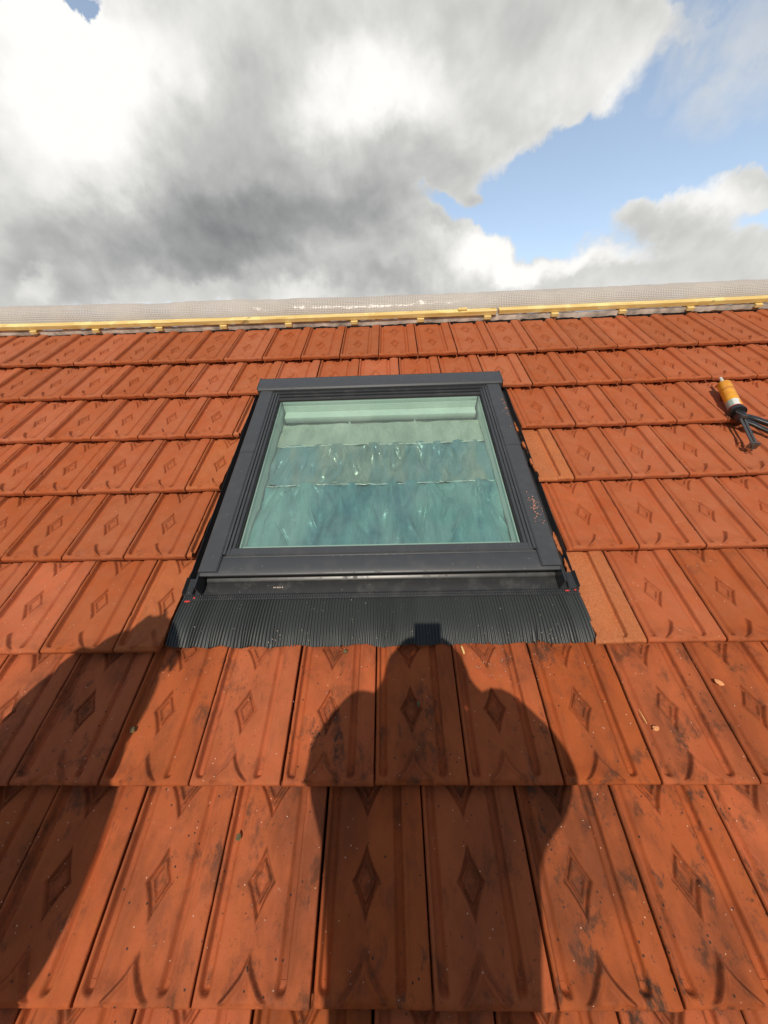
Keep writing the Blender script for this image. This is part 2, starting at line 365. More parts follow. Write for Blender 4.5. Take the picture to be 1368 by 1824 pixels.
def link(name, me, parent=None, mw=None):
    o = bpy.data.objects.new(name, me); C.objects.link(o)
    if parent: o.parent = parent
    if mw is not None: o.matrix_world = mw
    return o
def tag(o, label=None, cat=None, group=None, kind=None):
    if label: o['label'] = label
    if cat: o['category'] = cat
    if group: o['group'] = group
    if kind: o['kind'] = kind
    return o
def empty(name, loc, roof=True):
    o = bpy.data.objects.new(name, None); C.objects.link(o); o.empty_display_size = .05
    o.matrix_world = (M if roof else Matrix.Identity(4)) @ Matrix.Translation(loc); return o
R_ = Matrix.Translation

# ------------------------------------------------------------------ the setting round the roof
def w2(name, mb, m, smooth=False): return link(name, mb.mesh(name, m, smooth))
gz = -7.2
mb = MB(); mb.add([(-900, -900, gz), (900, -900, gz), (900, 900, gz), (-900, 900, gz)], [(0, 1, 2, 3)])
tag(w2('ground', mb, MT['ground']), kind='structure')
house = empty('house', (0, 3.0, gz), roof=False)
tag(house, 'house under the orange tiled roof, walls cream', 'house')
def hpart(name, mb, m, par=house, smooth=False):
    return link(name, mb.mesh(name, m, smooth, org=(0, 3.0, gz)), par)
EY, EZ = -2.10, -1.88                                # eaves
RY = .26 * math.cos(TH) ; RZ = .26 * math.sin(TH) - .09
bk = 2 * RY - EY
mb = MB().box(-4.2, 4.2, EY + .25, bk - .25, gz, EZ - .35)
for x in (-4.2, 4.05):                               # gables
    mb.extrude([(EY + .25, EZ - .352), (bk - .25, EZ - .352), (RY, RZ - .16)], 'x', x, x + .15)
hpart('wall', mb, MT['render'])
tn = math.tan(TH)
def slope_panel(x0, x1, Y0, Y1, z0, z1):             # boarding below the tiles, roof frame turned into the world
    b = MB().box(x0, x1, Y0, Y1, z0, z1); b.v = [tuple(M @ Vector(v)) for v in b.v]; return b
mb = MB()
for a in ((-4.4, -.47, -2.86, .23), (.49, 4.4, -2.86, .23), (-.47, .49, -2.86, -1.60), (-.47, .49, -.70, .23)):
    q = slope_panel(*a, -.13, -.07); mb.add(q.v, q.f)
hpart('roof_boarding', mb, MT['deck'])
mb = MB().add([(-4.4, RY, RZ + .02), (4.4, RY, RZ + .02), (4.4, bk, EZ), (-4.4, bk, EZ), (-4.4, RY, RZ - .06), (4.4, RY, RZ - .06), (4.4, bk, EZ - .08), (-4.4, bk, EZ - .08)],
              [(0, 1, 2, 3), (4, 7, 6, 5), (0, 4, 5, 1), (2, 6, 7, 3), (0, 3, 7, 4), (1, 5, 6, 2)])
hpart('rear_roof_slope', mb, MT['clay'])
sca = empty('scaffold', (0, -2.7, gz), roof=False); tag(sca, 'scaffold platform along the eaves that the roofers stand on', 'scaffold')
for k in range(4):
    b = MB().box(-2.2, 2.2, -3.2 + k * .232, -3.2 + k * .232 + .225, -2.29, -2.25, .004)
    link('plank', b.mesh('plank', MT['plank'], org=(0, -2.7, gz)), sca)
for x in (-2.1, 0, 2.1):
    for y in (-3.24, -2.22):
        link('pole', MB().tube([(x, y, gz), (x, y, -2.27)], .024, 12).mesh('pole', MT['steel'], True, (0, -2.7, gz)), sca)
    link('transom', MB().tube([(x, -3.3, -2.315), (x, -2.16, -2.315)], .024, 12).mesh('transom', MT['steel'], True, (0, -2.7, gz)), sca)

# ------------------------------------------------------------------ roof tiles
T_DROP = .0245; FRONT = .0165; TLEN = .396
def sstep(a, b, x):
    t = np.clip((x - a) / (b - a), 0, 1); return t * t * (3 - 2 * t)
def relief(x, y):
    """height of the pressed pattern above the flat tile, metres; x from the left seam, y from the lower edge"""
    z = np.zeros_like(x)
    # pan: rounded rectangle sunk between the rib, the lip and the broad band
    x0, x1, y0, rr = .0095, .1650, .0105, .016
    dx = np.minimum(x - x0, x1 - x); dy = y - y0
    cor = (dx < rr) & (dy < rr)
    q = np.where(cor, rr - np.sqrt(np.maximum(rr - dx, 0) ** 2 + np.maximum(rr - dy, 0) ** 2), dx)
    gut = sstep(0, .0042, q) * (1 - sstep(.0115, .0225, q))           # gutters along both sides
    pan = sstep(.0, .010, q)
    z -= .0138 * gut * sstep(.002, .010, dy) + .0064 * pan * (1 - gut) * sstep(.0, .034, dy)
    # crowned band and small step in it
    bx = (x - x1) / .043
    z += np.where((bx > 0) & (bx < 1), .0032 * np.sin(np.clip(bx, 0, 1) * np.pi), 0)
    z -= .0012 * np.exp(-((x - .1715) / .0012) ** 2)
    # groove beside the rib
    z += .0026 * np.exp(-((x - .0066) / .0026) ** 2) * sstep(.004, .014, y)
    cx = .0895
    def lozenge(cy, a, b, up=True):
        X = np.abs(x - cx) / a; Y = np.abs(y - cy) / b
        qq = (X ** .86 + Y ** .86) ** (1 / .86)
        dep = -.0096 * (1 - sstep(.80, 1.03, qq))
        q2 = np.abs(x - cx) / (a * .60) + np.abs(y - cy - b * .02) / (b * .56)
        rim = .0088 * np.exp(-((q2 - .90) / .15) ** 2)
        floor = .0012 * (1 - sstep(.70, .86, q2))
        return dep + rim + floor
    zz = lozenge(.152, .0295, .0560)
    zz += lozenge(.306, .0360, .0600)
    # spearhead over the lower edge
    yy = np.clip((.066 - y) / .058, 0, 1)
    aw = .040 * yy ** 1.9 + .0030 * yy ** .4
    sd = aw - np.abs(x - cx)
    on = sstep(.068, .060, y) * sstep(.004, .012, y)
    zz += (.0108 * sstep(-.0010, .0050, sd) * (1 - .60 * sstep(.006, .020, sd)) * on)
    zz -= .0016 * np.exp(-((sd + .0022) / .0018) ** 2) * on
    # shoulders of the head of the tile
    zz -= .0030 * np.exp(-((y - .352) / .0022) ** 2) * (np.abs(x - cx) < .064)
    zz += .0024 * np.exp(-((y - .345) / .003) ** 2) * (np.abs(x - cx) < .066)
    for s_ in (-1, 1):
        r_ = np.hypot(x - (cx + s_ * .058), y - .335)
        zz -= .0026 * np.exp(-((r_ - .012) / .0022) ** 2) * ((y > .332) & ((x - cx) * s_ > .045))
    z += zz * ((x > x0) & (x < x1))
    return z
def tile_mesh(name, xl=None, xr=None, y_from=0.0, flange=False, nx=116, raw_cut=None, seed=0):
    X0, X1 = .0020, W - .0024
    ys = np.unique(np.r_[np.linspace(y_from, y_from + .012, 9), np.linspace(y_from + .012, TLEN, 176)])
    s = np.linspace(0, 1, nx)
    s = np.unique(np.r_[s, .006, .012, 1 - .012, 1 - .006])
    xa = np.full(len(ys), X0) if xl is None else np.array([xl(y) for y in ys])
    xb = np.full(len(ys), X1) if xr is None else np.array([xr(y) for y in ys])
    if flange: xa = np.full(len(ys), -.0150)
    X = xa[:, None] + (xb - xa)[:, None] * s[None, :]
    Y = np.repeat(ys[:, None], len(s), 1)
    Z = relief(X, Y)
    sd_ = np.random.default_rng(100 + seed)                           # no two moulds press alike
    for _ in range(7):
        Z += .00022 * np.sin(X * sd_.uniform(20, 190) + Y * sd_.uniform(-120, 120) + sd_.uniform(0, 6))
    for _ in range(5):                                               # nicks knocked out of the nose and the edges
        nx_, ny_ = (sd_.uniform(.01, W - .01), y_from + sd_.uniform(0, .004)) if _ < 3 else (sd_.choice([.002, W - .003]), sd_.uniform(.02, .28))
        Z -= sd_.uniform(.0015, .0035) * np.exp(-(((X - nx_) / sd_.uniform(.003, .009)) ** 2 + ((Y - ny_) / sd_.uniform(.003, .007)) ** 2))
    if flange:                                       # side lock left bare beside the window
        Z = np.where(X < .0012, -.0085 + .0050 * np.exp(-((X + .0095) / .0022) ** 2), Z)
    if raw_cut:                                      # cut edge: broken, the glaze ground off
        d = X - xa[:, None]
        nz = rng.normal(0, 1, X.shape)
        for _ in range(3): nz = (nz + np.roll(nz, 1, 0) + np.roll(nz, -1, 0) + np.roll(nz, 1, 1) + np.roll(nz, -1, 1)) / 5
        Z = np.where(X < .148, -.0052 + nz * .0010, Z + nz * .0003)
        Z -= .0035 * (1 - sstep(0, .012, d))
    # rounded lower nose and softly rounded sides
    r = .0085; d = Y - y_from
    if y_from == 0: Z -= np.where(d < r, r - np.sqrt(np.maximum(r * r - (r - d) ** 2, 0)), 0) * .9
    rs = .0028
    for dd, skip in ((X - xa[:, None], bool(xl)), (xb[:, None] - X, bool(xr))):
        if not skip: Z -= np.where(dd < rs, rs - np.sqrt(np.maximum(rs * rs - (rs - dd) ** 2, 0)), 0)
    Zb = -T_DROP * Y / G
    Z = Z + Zb
    ny, nxx = X.shape
    V = np.stack([X, Y, Z], -1).reshape(-1, 3)
    idx = np.arange(ny * nxx).reshape(ny, nxx)
    F = np.stack([idx[:-1, :-1], idx[:-1, 1:], idx[1:, 1:], idx[1:, :-1]], -1).reshape(-1, 4)
    loop = np.r_[idx[0, :], idx[1:, -1], idx[-1, -2::-1], idx[-2:0:-1, 0]]
    k = len(V); low = V[loop].copy(); low[:, 2] = (-T_DROP * low[:, 1] / G) - FRONT
    V = np.r_[V, low]; n = len(loop); a = np.arange(n); b_ = (a + 1) % n
    S = np.stack([loop[a], k + a, k + b_, loop[b_]], -1)
    verts = V.tolist(); faces = F.tolist() + S.tolist() + [list(range(k, k + n))[::-1]]
    mb = MB(); mb.v = [tuple(v) for v in verts]; mb.f = [tuple(f) for f in faces]
    if y_from == 0:
        lo = xa[0]; hi = xb[0]
        for c_ in (.036, .140):                      # two nibs under the nose that rest on the tile below
            if c_ - .021 > lo and c_ + .021 < hi:
                za = -FRONT + .001
                mb.add([(c_ - .021, .0035, za), (c_ + .021, .0035, za), (c_ + .021, .03, za), (c_ - .021, .03, za),
                        (c_ - .0165, .0042, -.0250), (c_ + .0165, .0042, -.0250), (c_ + .0165, .03, -.0265), (c_ - .0165, .03, -.0265)],
                       [(0, 1, 5, 4), (1, 2, 6, 5), (2, 3, 7, 6), (3, 0, 4, 7), (4, 5, 6, 7), (0, 3, 2, 1)])
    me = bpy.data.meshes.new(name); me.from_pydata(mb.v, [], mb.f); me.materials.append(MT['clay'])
    sm = [True] * len(F) + [False] * (len(mb.f) - len(F)); me.polygons.foreach_set('use_smooth', sm)
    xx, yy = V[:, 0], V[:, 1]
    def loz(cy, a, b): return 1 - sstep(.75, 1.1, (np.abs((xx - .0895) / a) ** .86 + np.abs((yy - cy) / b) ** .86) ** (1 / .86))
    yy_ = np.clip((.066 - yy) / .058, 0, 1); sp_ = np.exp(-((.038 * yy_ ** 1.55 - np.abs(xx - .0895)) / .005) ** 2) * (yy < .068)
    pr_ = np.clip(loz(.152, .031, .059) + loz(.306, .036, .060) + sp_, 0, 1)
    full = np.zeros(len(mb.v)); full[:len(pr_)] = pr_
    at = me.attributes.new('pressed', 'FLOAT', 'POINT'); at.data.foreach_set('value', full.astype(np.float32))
    me.update(); return me

ME_FULLS = [tile_mesh('tile_full', seed=k) for k in range(5)]
ME_FULL = ME_FULLS[0]
ME_FLANGE = tile_mesh('tile_flange', flange=True)
ME_TOPCUT = tile_mesh('tile_above_window', y_from=.062, nx=80)
ORD = ['', 'first', 'second', 'third', 'fourth', 'fifth', 'sixth', 'seventh', 'eighth', 'ninth', 'tenth', 'eleventh', 'twelfth', 'thirteenth', 'fourteenth']
COURSE = {1: 'the top course', 2: 'the second course', 3: 'the third course', 4: 'the fourth course', 5: 'the fifth course',
          6: 'the sixth course', 7: 'first course below the apron', 8: 'second course below the apron', 9: 'the lowest course'}
HALF = {1: 12.5, 2: 11.5, 3: 10.5, 4: 9, 5: 8, 6: 7.5, 7: 7, 8: 6.5, 9: 6}
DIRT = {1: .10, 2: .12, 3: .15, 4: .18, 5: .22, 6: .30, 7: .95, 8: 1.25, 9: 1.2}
def place(me, name, r, X, label, group, raw=0.0, dirt=None):
    if me is ME_FULL: me = random.choice(ME_FULLS)
    o = bpy.data.objects.new(name, me); C.objects.link(o)
    jx, jy = random.uniform(-.0006, .0006), random.uniform(-.0012, .0012)
    mid = X + W / 2
    Y = -r * G + row_dy(r, mid) + jy
    slope = (row_dy(r, mid + .1) - row_dy(r, mid - .1)) / .2
    o.matrix_world = M @ R_((X + jx, Y, random.uniform(-.0006, .0006))) @ Matrix.Rotation(slope + random.uniform(-.0025, .0025), 4, 'Z') @ Matrix.Rotation(random.uniform(-.003, .003), 4, 'Y')
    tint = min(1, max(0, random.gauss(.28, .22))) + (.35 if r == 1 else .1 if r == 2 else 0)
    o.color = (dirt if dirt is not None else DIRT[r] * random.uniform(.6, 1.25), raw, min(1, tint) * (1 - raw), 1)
    return tag(o, label, 'roof tile', group, 'thing')
def count_label(r, c):
    """c = column of the left seam; the centre line of the window is column 0"""
    mid = c + .5
    if abs(mid) < .01: return f'orange clay tile, {COURSE[r]}, straight below the middle of the roof window'
    n = int(abs(mid) + (.5 if r % 2 else 0) + .001)
    side = 'right' if mid > 0 else 'left'
    base = {7: 'stained clay tile', 8: 'dirty clay tile', 9: 'dirty clay tile at the lower picture edge'}.get(r, 'plain orange clay tile')
    if r == 9: return f'{base}, {ORD[n]} {side} of the picture middle'
    return f'{base}, {COURSE[r]}, {ORD[n]} {side} of the window centre line'
for r in range(1, 10):
    off = 0 if r % 2 else .5
    cs = np.arange(-math.ceil(HALF[r]) - off + (1 if off else 0), HALF[r] - .4, 1.0)
    nl = nr = 0
    for c in cs:
        X = c * W; xr_ = X + W
        if r in (3, 4, 5, 6) and -.600 < xr_ - .004 and X + .004 < .600 - (0 if r in (4, 6) else .0):
            continue                                  # the opening of the window, cut tiles come below
        if r in (3, 4, 5, 6):
            pos = 'left' if X < 0 else 'right'
            if X < 0: n = int(round((-.588 - xr_) / W + .5)) + (0 if r in (3, 5) else 0)
            else: n = int(round((X - .60) / W + .6))
            if X > 0 and c == 3 and r in (3, 5):
                place(ME_FLANGE, 'roof_tile', r, X, f'clay tile with its side lock bare, right of the roof window, {COURSE[r]}', 'clay roof tiles')
                continue
            k = int(round(abs((c + 1 if X < 0 else c)) - (2.5 if r in (4, 6) else 3) + .001)) if X < 0 else int(round(c - (2.5 if r in (4, 6) else 3)))
            # counted outwards from the window, the cut or locking tile is not counted
            k = max(1, k if X > 0 else k)
            if X < 0: k = int(round(-(c + 1) - (3.5 if r in (4, 6) else 3))) + 1
            place(ME_FULL, 'roof_tile', r, X, f'whole orange clay tile, {COURSE[r]}, {ORD[k]} {pos} of the roof window', 'clay roof tiles')
        elif r == 2 and c in (-3.5, 2.5):
            e_ = .585 if c < 0 else .596
            if c < 0: me_ = tile_mesh('tile_notch_left', xr=lambda y: (-e_ - c * W) if y < .068 else W - .0018, raw_cut=False)
            else: me_ = tile_mesh('tile_notch_right', xl=lambda y: (e_ - c * W) if y < .068 else .0016, raw_cut=False)
            place(me_, 'cut_roof_tile', r, X, f"clay tile notched round the top {'left' if c < 0 else 'right'} corner of the roof window", 'tiles cut to the window', raw=.1)
        elif r == 2 and -3.4 < c < 2.4:
            n_ = int(round(c + 2.5)) + 1
            place(ME_TOPCUT, 'roof_tile', r, X, f'clay tile cut short just above the window top, {ORD[n_]} from its left corner', 'clay roof tiles')
        else:
            place(ME_FULL, 'roof_tile', r, X, count_label(r, c), 'clay roof tiles')
# cut tiles either side of the window
def wav(a, seed, amp=.0055):
    q = np.random.default_rng(seed); ph = q.random(4) * 6.28
    return lambda y: a + amp * (math.sin(y * 52 + ph[0]) * .6 + math.sin(y * 121 + ph[1]) * .32 + math.sin(y * 290 + ph[2]) * .14)
for r in (3, 4, 5, 6):
    c = -3 if r in (3, 5) else -3.5
    cut = -.600 - c * W + {3: -.0045, 4: -.004, 5: -.010, 6: -.008}[r]
    me = tile_mesh('tile_cut_left', xr=wav(cut, 40 + r, .0016), nx=24 if r in (3, 5) else 90)
    place(me, 'cut_roof_tile', r, c * W, ('narrow clay strip' if r in (3, 5) else 'clay tile') + f' cut straight along the left side of the roof window, {COURSE[r]}', 'tiles cut to the window', raw=.22)
for r in (4, 6):
    c = 2.5
    me = tile_mesh('tile_cut_right', xl=wav(.603 - c * W + (.004 if r == 4 else .0), 60 + r, .0075), nx=90, raw_cut=True)
    place(me, 'cut_roof_tile', r, c * W, f'pale rough clay tile with broken wavy edge right of the roof window, {COURSE[r]}', 'tiles cut to the window', raw=.45, dirt=.25)

# ------------------------------------------------------------------ roof window
WO = (0, -1.15, 0)
win = empty('roof_window', WO)
tag(win, 'dark grey framed roof window with greenish glass set into the orange tiles', 'roof window')
def wp(name, mb, m, par=win, smooth=rad(35), label=None):
    me = mb.mesh(name, m, smooth, WO); o = bpy.data.objects.new(name, me); C.objects.link(o)
    o.parent = par
    if label: o['label'] = label
    return o
XO, XI = .546, .486                                   # outer and inner edge of the side covers
zt = .050
OX = .006
def sx(s, v): return OX + s * v
# top casing
tc = MB().extrude([(-.682, .030), (-.682, .056), (-.676, .062), (-.612, .064), (-.600, .060), (-.596, .050), (-.590, .049), (-.590, .0), (-.600, .0), (-.602, .030)], 'x', OX - .556, OX + .556)
wp('top_cover', tc, MT['lacquer'])
tl = MB().extrude([(-.5895, .002), (-.5895, .053), (-.583, .053), (-.583, .002)], 'x', OX - .563, OX + .563)
tl.box(OX + .5565, OX + .562, -.675, -.590, .0, .062, .001); tl.box(OX - .562, OX - .5565, -.675, -.590, .0, .062, .001)
wp('top_flashing', tl, MT['lacquer_dark'])
# side covers in two lengths each, the upper one lapped over the lower
for s in (-1, 1):
    for (ya, yb, dz) in ((-1.606, -1.083, 0), (-1.0845, -.680, .0016)):
        pr = [(sx(s, XO), .012), (sx(s, XO), zt - .004 + dz), (sx(s, XO - .004), zt + dz), (sx(s, XO - .018), zt + .0006 + dz), (sx(s, XI + .004), zt + dz), (sx(s, XI), zt - .004 + dz), (sx(s, XI), .036), (sx(s, XI + .003), .036), (sx(s, XI + .0035), zt - .006 + dz), (sx(s, XO - .004), zt - .006 + dz), (sx(s, XO - .004), .012)]
        wp('side_cover', MB().extrude(pr, 'y', ya, yb), MT['lacquer'])
    sc_ = MB()
    for q in (-1.40, -1.20, -.95, -.80): sc_.tube([(sx(s, XO - .006), q, zt - .001), (sx(s, XO - .006), q, zt + .0032)], .0035, 10)
    # outer wall of the frame and the gutter beside it
    g = MB().extrude([(sx(s, .5445), .044), (sx(s, .5445), -.045), (sx(s, .600), -.045), (sx(s, .603), -.014), (sx(s, .604), -.014), (sx(s, .6055), -.050), (sx(s, .540), -.050), (sx(s, .540), .044)], 'y', -1.655, -.60)
    g.extrude([(sx(s, .566), -.045), (sx(s, .566), .004), (sx(s, .569), .006), (sx(s, .569), -.045)], 'y', -1.655, -.60)
    wp('side_gutter', g, MT['lacquer_dark'])
# sash: side steps, bottom bar, top bar
sash = MB()
for s in (-1, 1):
    sash.extrude([(sx(s, .4845), .020), (sx(s, .4845), .048), (sx(s, .4775), .048), (sx(s, .4765), .041), (sx(s, .4735), .041), (sx(s, .4725), .0455), (sx(s, .4665), .0455),
                  (sx(s, .4655), .0385), (sx(s, .4625), .0385), (sx(s, .4610), .042), (sx(s, .4570), .0395), (sx(s, .4545), .0335), (sx(s, .4545), .020)], 'y', -1.545, -.690)
sash.extrude([(-1.547, .020), (-1.549, .040), (-1.545, .0445), (-1.5215, .0425), (-1.5175, .0375), (-1.5165, .020)], 'x', OX - .4762, OX + .4762)
sashO = wp('sash', sash, MT['lacquer'])
tb = MB().extrude([(-.730, .020), (-.729, .036), (-.722, .038), (-.720, .0335), (-.715, .0335), (-.713, .041), (-.706, .042), (-.704, .037), (-.698, .037), (-.696, .045), (-.684, .046), (-.684, .02)], 'x', OX - .4835, OX + .4835)
wp('sash_top_bar', tb, MT['lacquer_dark'])
gk = MB()
for s in (-1, 1): gk.extrude([(sx(s, .4544), .0352), (sx(s, .4544), .0300), (sx(s, .4490), .0300), (sx(s, .4505), .0345)], 'y', -1.5165, -.730)
gk.extrude([(-.7300, .036), (-.7300, .0300), (-.7350, .0300), (-.7335, .0345)], 'x', OX - .4535, OX + .4535)
wp('gasket', gk, MT['gasket'], sashO)
wp('glass_pane', MB().box(OX - .4535, OX + .4535, -1.5175, -.7305, .0270, .0300), MT['glass'], sashO, smooth=False)
sp = MB()
for s in (-1, 1): sp.box(min(sx(s, .4535), sx(s, .4460)), max(sx(s, .4535), sx(s, .4460)), -1.5170, -.7310, .010, .0255, .001)
sp.box(OX - .4395, OX + .4395, -.7430, -.7312, .010, .0255, .001); sp.box(OX - .4395, OX + .4395, -1.5170, -1.5050, .010, .0255, .001)
wp('pane_spacer', sp, MT['spacer'], sashO)
# white inner lining and the ventilation bar
ln = MB()
for s in (-1, 1): ln.box(min(sx(s, .4465), sx(s, .5395)), max(sx(s, .4465), sx(s, .5395)), -1.590, -.620, -.34, .0095, .002)
ln.box(OX - .4395, OX + .4395, -.745, -.620, -.34, .0095, .002); ln.box(OX - .4395, OX + .4395, -1.590, -1.520, -.34, .0095, .002)
wp('inner_lining', ln, MT['white'])
vb = MB().box(OX - .436, OX + .436, -.790, -.7455, -.052, -.020, .004)
vb.box(OX - .436, OX + .436, -.760, -.7455, -.074, -.0525, .003)
vb.box(OX - .436, OX + .436, -.808, -.7455, -.098, -.0745, .004)
wp('ventilation_bar', vb, MT['white'])
for X in (-.134, .166): wp('bar_clip', MB().box(X - .0045, X + .0045, -.800, -.7615, -.0740, -.0525, .001), MT['spacer'])
fl = MB().box(OX - .44, OX + .44, -1.521, -.744, -.345, -.3415); wp('room_dark_sheet', fl, MT['deck'])  # dark sheet closing the shaft, painted in for the darkness of the room
# bottom cover and the drop in front of it
bc = MB().extrude([(-1.5485, .028), (-1.5485, .0395), (-1.5520, .0385), (-1.556, .0410), (-1.6110, .0425), (-1.6150, .0400), (-1.6158, .0360), (-1.6130, .0355), (-1.6110, .034), (-1.560, .034)], 'x', OX - XO + .006, OX + XO - .006)
wp('bottom_cover', bc, MT['lacquer'])
holes = MB()
for x in (-.135, -.108, -.078, -.03, .005, .03, .055, .08): holes.box(x - random.uniform(.003, .009), x + .007, -1.5545, -1.5528, .0395, .0402)
wp('drip_line', holes, MT['steel'])
dp = [(-1.604, .0345), (-1.604, .0005)]
for k in range(9):
    t = math.pi / 2 * k / 8; dp.append((-1.604 - .011 * (1 - math.cos(t)), .0005 - .0080 * math.sin(t) ) if False else (-1.604 - .013 * math.sin(t) ** 1.5, .0005 - .009 * (1 - math.cos(t)) ** .8))
dp += [(-1.652, -.0095), (-1.652, -.0125), (-1.620, -.0125), (-1.596, -.010), (-1.596, .0345)]
dr = MB().extrude(dp, 'x', OX - .5435, OX + .5435)
wp('front_flashing', dr, MT['drip'], smooth=rad(50))
cn = MB()
for s in (-1, 1):
    cn.extrude([(sx(s, .5440), .0345), (sx(s, .5440), -.006), (sx(s, .5480), -.008), (sx(s, .594), -.008), (sx(s, .599), .004), (sx(s, .600), .004), (sx(s, .600), -.0115), (sx(s, .5440), -.0115)], 'y', -1.6525, -1.600)
wp('corner_flashing', cn, MT['lacquer_dark'])
# stamp on the front flashing: a row of small pressed marks
st = MB()
for k, (w_, g_) in enumerate(((.0035, 0), (.002, 1), (.0035, 0), (.0035, 0), (.002, 0), (.0035, 0))):
    x = -.318 + k * .0052; st.box(x, x + w_, -1.6365, -1.6325, -.0074, -.0068)
wp('stamped_mark', st, MT['speck'])
# bead between flashing and pleats
bd = MB().box(OX - .598, OX + .598, -1.6725, -1.6525, -.0150, -.0095, .001)
bd.tube([(OX - .598, -1.6540, -.0080), (OX + .598, -1.6540, -.0080)], .0016, 6); bd.tube([(OX - .598, -1.6715, -.0080), (OX + .598, -1.6715, -.0080)], .0016, 6)
n = 174
for k in range(n):
    x = OX - .596 + 1.192 * (k + .5) / n
    bd.box(x - .0020, x + .0020, -1.6700, -1.6635, -.0098, -.0066, .0008); bd.box(x - .0020, x + .0020, -1.6622, -1.6560, -.0098, -.0070, .0008)
wp('apron_bead', bd, MT['lacquer_dark'])
# pleated apron
NP = 134; per = 8; nxp = NP * per + 1; nyp = 34
xs = np.linspace(-.598, .598, nxp); t = np.linspace(0, 1, nyp)
ph = np.cumsum(np.r_[0, np.ones(nxp - 1) * (2 * np.pi / per)])
k = np.linspace(0, 40, nxp)
lowf = np.interp(k, np.arange(41), rng.normal(0, 1, 41)); hif = np.interp(np.linspace(0, 134, nxp), np.arange(135), rng.normal(0, 1, 135))
amp = np.interp(np.linspace(0, 60, nxp), np.arange(61), 1 + .22 * rng.normal(0, 1, 61))
Xp = np.zeros((nyp, nxp)); Yp = Xp.copy(); Zp = Xp.copy()
for j, tt in enumerate(t):
    sway = (.0030 * lowf * tt ** 2 + .0010 * hif * tt ** 3)
    Xp[j] = OX + xs * (1 + .012 * tt) + sway
    ln_ = .1370 + .0022 * lowf + .0012 * hif - .006 * (np.abs(xs) > .57) * (np.abs(xs) - .57) / .03
    bow = .0016 * np.sin(k * 1.7) * np.sin(tt * 3.1)
    Yp[j] = -1.6722 - ln_ * tt
    sq = np.sin(ph + .5 * hif * tt * .5); sq = np.tanh(sq * 1.6)
    base = -.0105 - .0065 * tt + .006 * np.sin(tt * np.pi) - .004 * tt ** 4
    flat = 1 - .35 * sstep(.75, 1.0, np.array([tt]))[0] * (lowf > .9)
    Zp[j] = base + bow + .0034 * sq * amp * flat
V = np.stack([Xp, Yp, Zp], -1).reshape(-1, 3)
idx = np.arange(nyp * nxp).reshape(nyp, nxp)
F = np.stack([idx[:-1, :-1], idx[1:, :-1], idx[1:, 1:], idx[:-1, 1:]], -1).reshape(-1, 4)
low = V.copy(); low[:, 2] -= .0010; kk = len(V)
F2 = (F[:, ::-1] + kk)
e_ = np.stack([idx[-1, :-1], idx[-1, :-1] + kk, idx[-1, 1:] + kk, idx[-1, 1:]], -1)
mb = MB(); mb.v = np.r_[V, low].tolist(); mb.f = [tuple(q) for q in np.r_[F, F2, e_].tolist()]
wp('pleated_apron', mb, MT['apron'], smooth=rad(60))
# red marks at the two lower corners
for (x, y, w_) in ((-.574, -1.675, .010), (-.556, -1.664, .004)): wp('red_mark', MB().blob((x, y, -.0068), (w_, .003, .0012), 3), MT['red'])
for (x, y, w_) in ((.568, -1.662, .007), (.592, -1.660, .004)): wp('red_mark', MB().blob((x, y, -.0062), (w_, .0025, .0012), 5), MT['red'])

# sheets hung under the glass
def sheet(name, y0, y1, zf, m, seed, label, nx=260, ny=150, amp=.008):
    q = np.random.default_rng(seed); xs = np.linspace(-.4385, .4505, nx); ys = np.linspace(0, 1, ny)
    X, T = np.meshgrid(xs, ys)
    Yc = y1 + (y0 - y1) * T
    Z = zf(X, T)
    for k in range(84):                              # folds fanning down from the upper edge
        x0 = q.uniform(-.46, .46); lean = q.uniform(-.30, .30); w_ = .003 + .016 * q.random() ** 2; a = amp * q.uniform(.3, 1.0) * q.choice([-1, 1])
        t0 = q.uniform(-.3, .6); L = q.uniform(.25, .9)
        cen = x0 + lean * (T - t0) * abs(y1 - y0) * 1.6 + .006 * np.sin(T * q.uniform(6, 16) + k)
        env = sstep(t0 - .08, t0 + .1, T) * (1 - sstep(t0 + L * .5, t0 + L, T))
        d = (X - cen) / (w_ * (1 + T))
        Z += a * env * np.exp(-np.abs(d) ** 1.35) * sstep(-.02, .14, T) * (1 - sstep(.88, 1.0, T))
    Z_ = Z
    for k in range(14):
        Z += amp * .16 * np.sin(X * q.uniform(15, 90) + T * q.uniform(-9, 9) + q.uniform(0, 6))
    V = np.stack([X, Yc, Z], -1).reshape(-1, 3); idx = np.arange(ny * nx).reshape(ny, nx)
    F = np.stack([idx[:-1, :-1], idx[1:, :-1], idx[1:, 1:], idx[:-1, 1:]], -1).reshape(-1, 4)
    mb = MB(); mb.v = [tuple(v) for v in V.tolist()]; mb.f = [tuple(f) for f in F.tolist()]
    o = link(name, mb.mesh(name, m, True, (0, (y0 + y1) / 2, -.1)), None, M @ R_((0, (y0 + y1) / 2, -.1)))
    md = o.modifiers.new('thickness', 'SOLIDIFY'); md.thickness = .0006
    return tag(o, label, 'plastic sheet', 'sheets under the glass')
def hem_(T, k=60): return .013 * np.exp(-((T - .975) * k) ** 2) + .004 * np.exp(-((T - .03) * k) ** 2)
def lay(T, y0, y1, d=0.0):                           # one surface that slants up towards the lower edge
    Y = y1 + (y0 - y1) * T; return -.045 + .030 * (-.82 - Y) / .70 + d
sh_a = sheet('plastic_sheet', -.964, -.812, lambda X, T: lay(T, -.964, -.812, .002), MT['film_a'], 5, 'smooth grey green plastic sheet band just below the window head', amp=.0035)
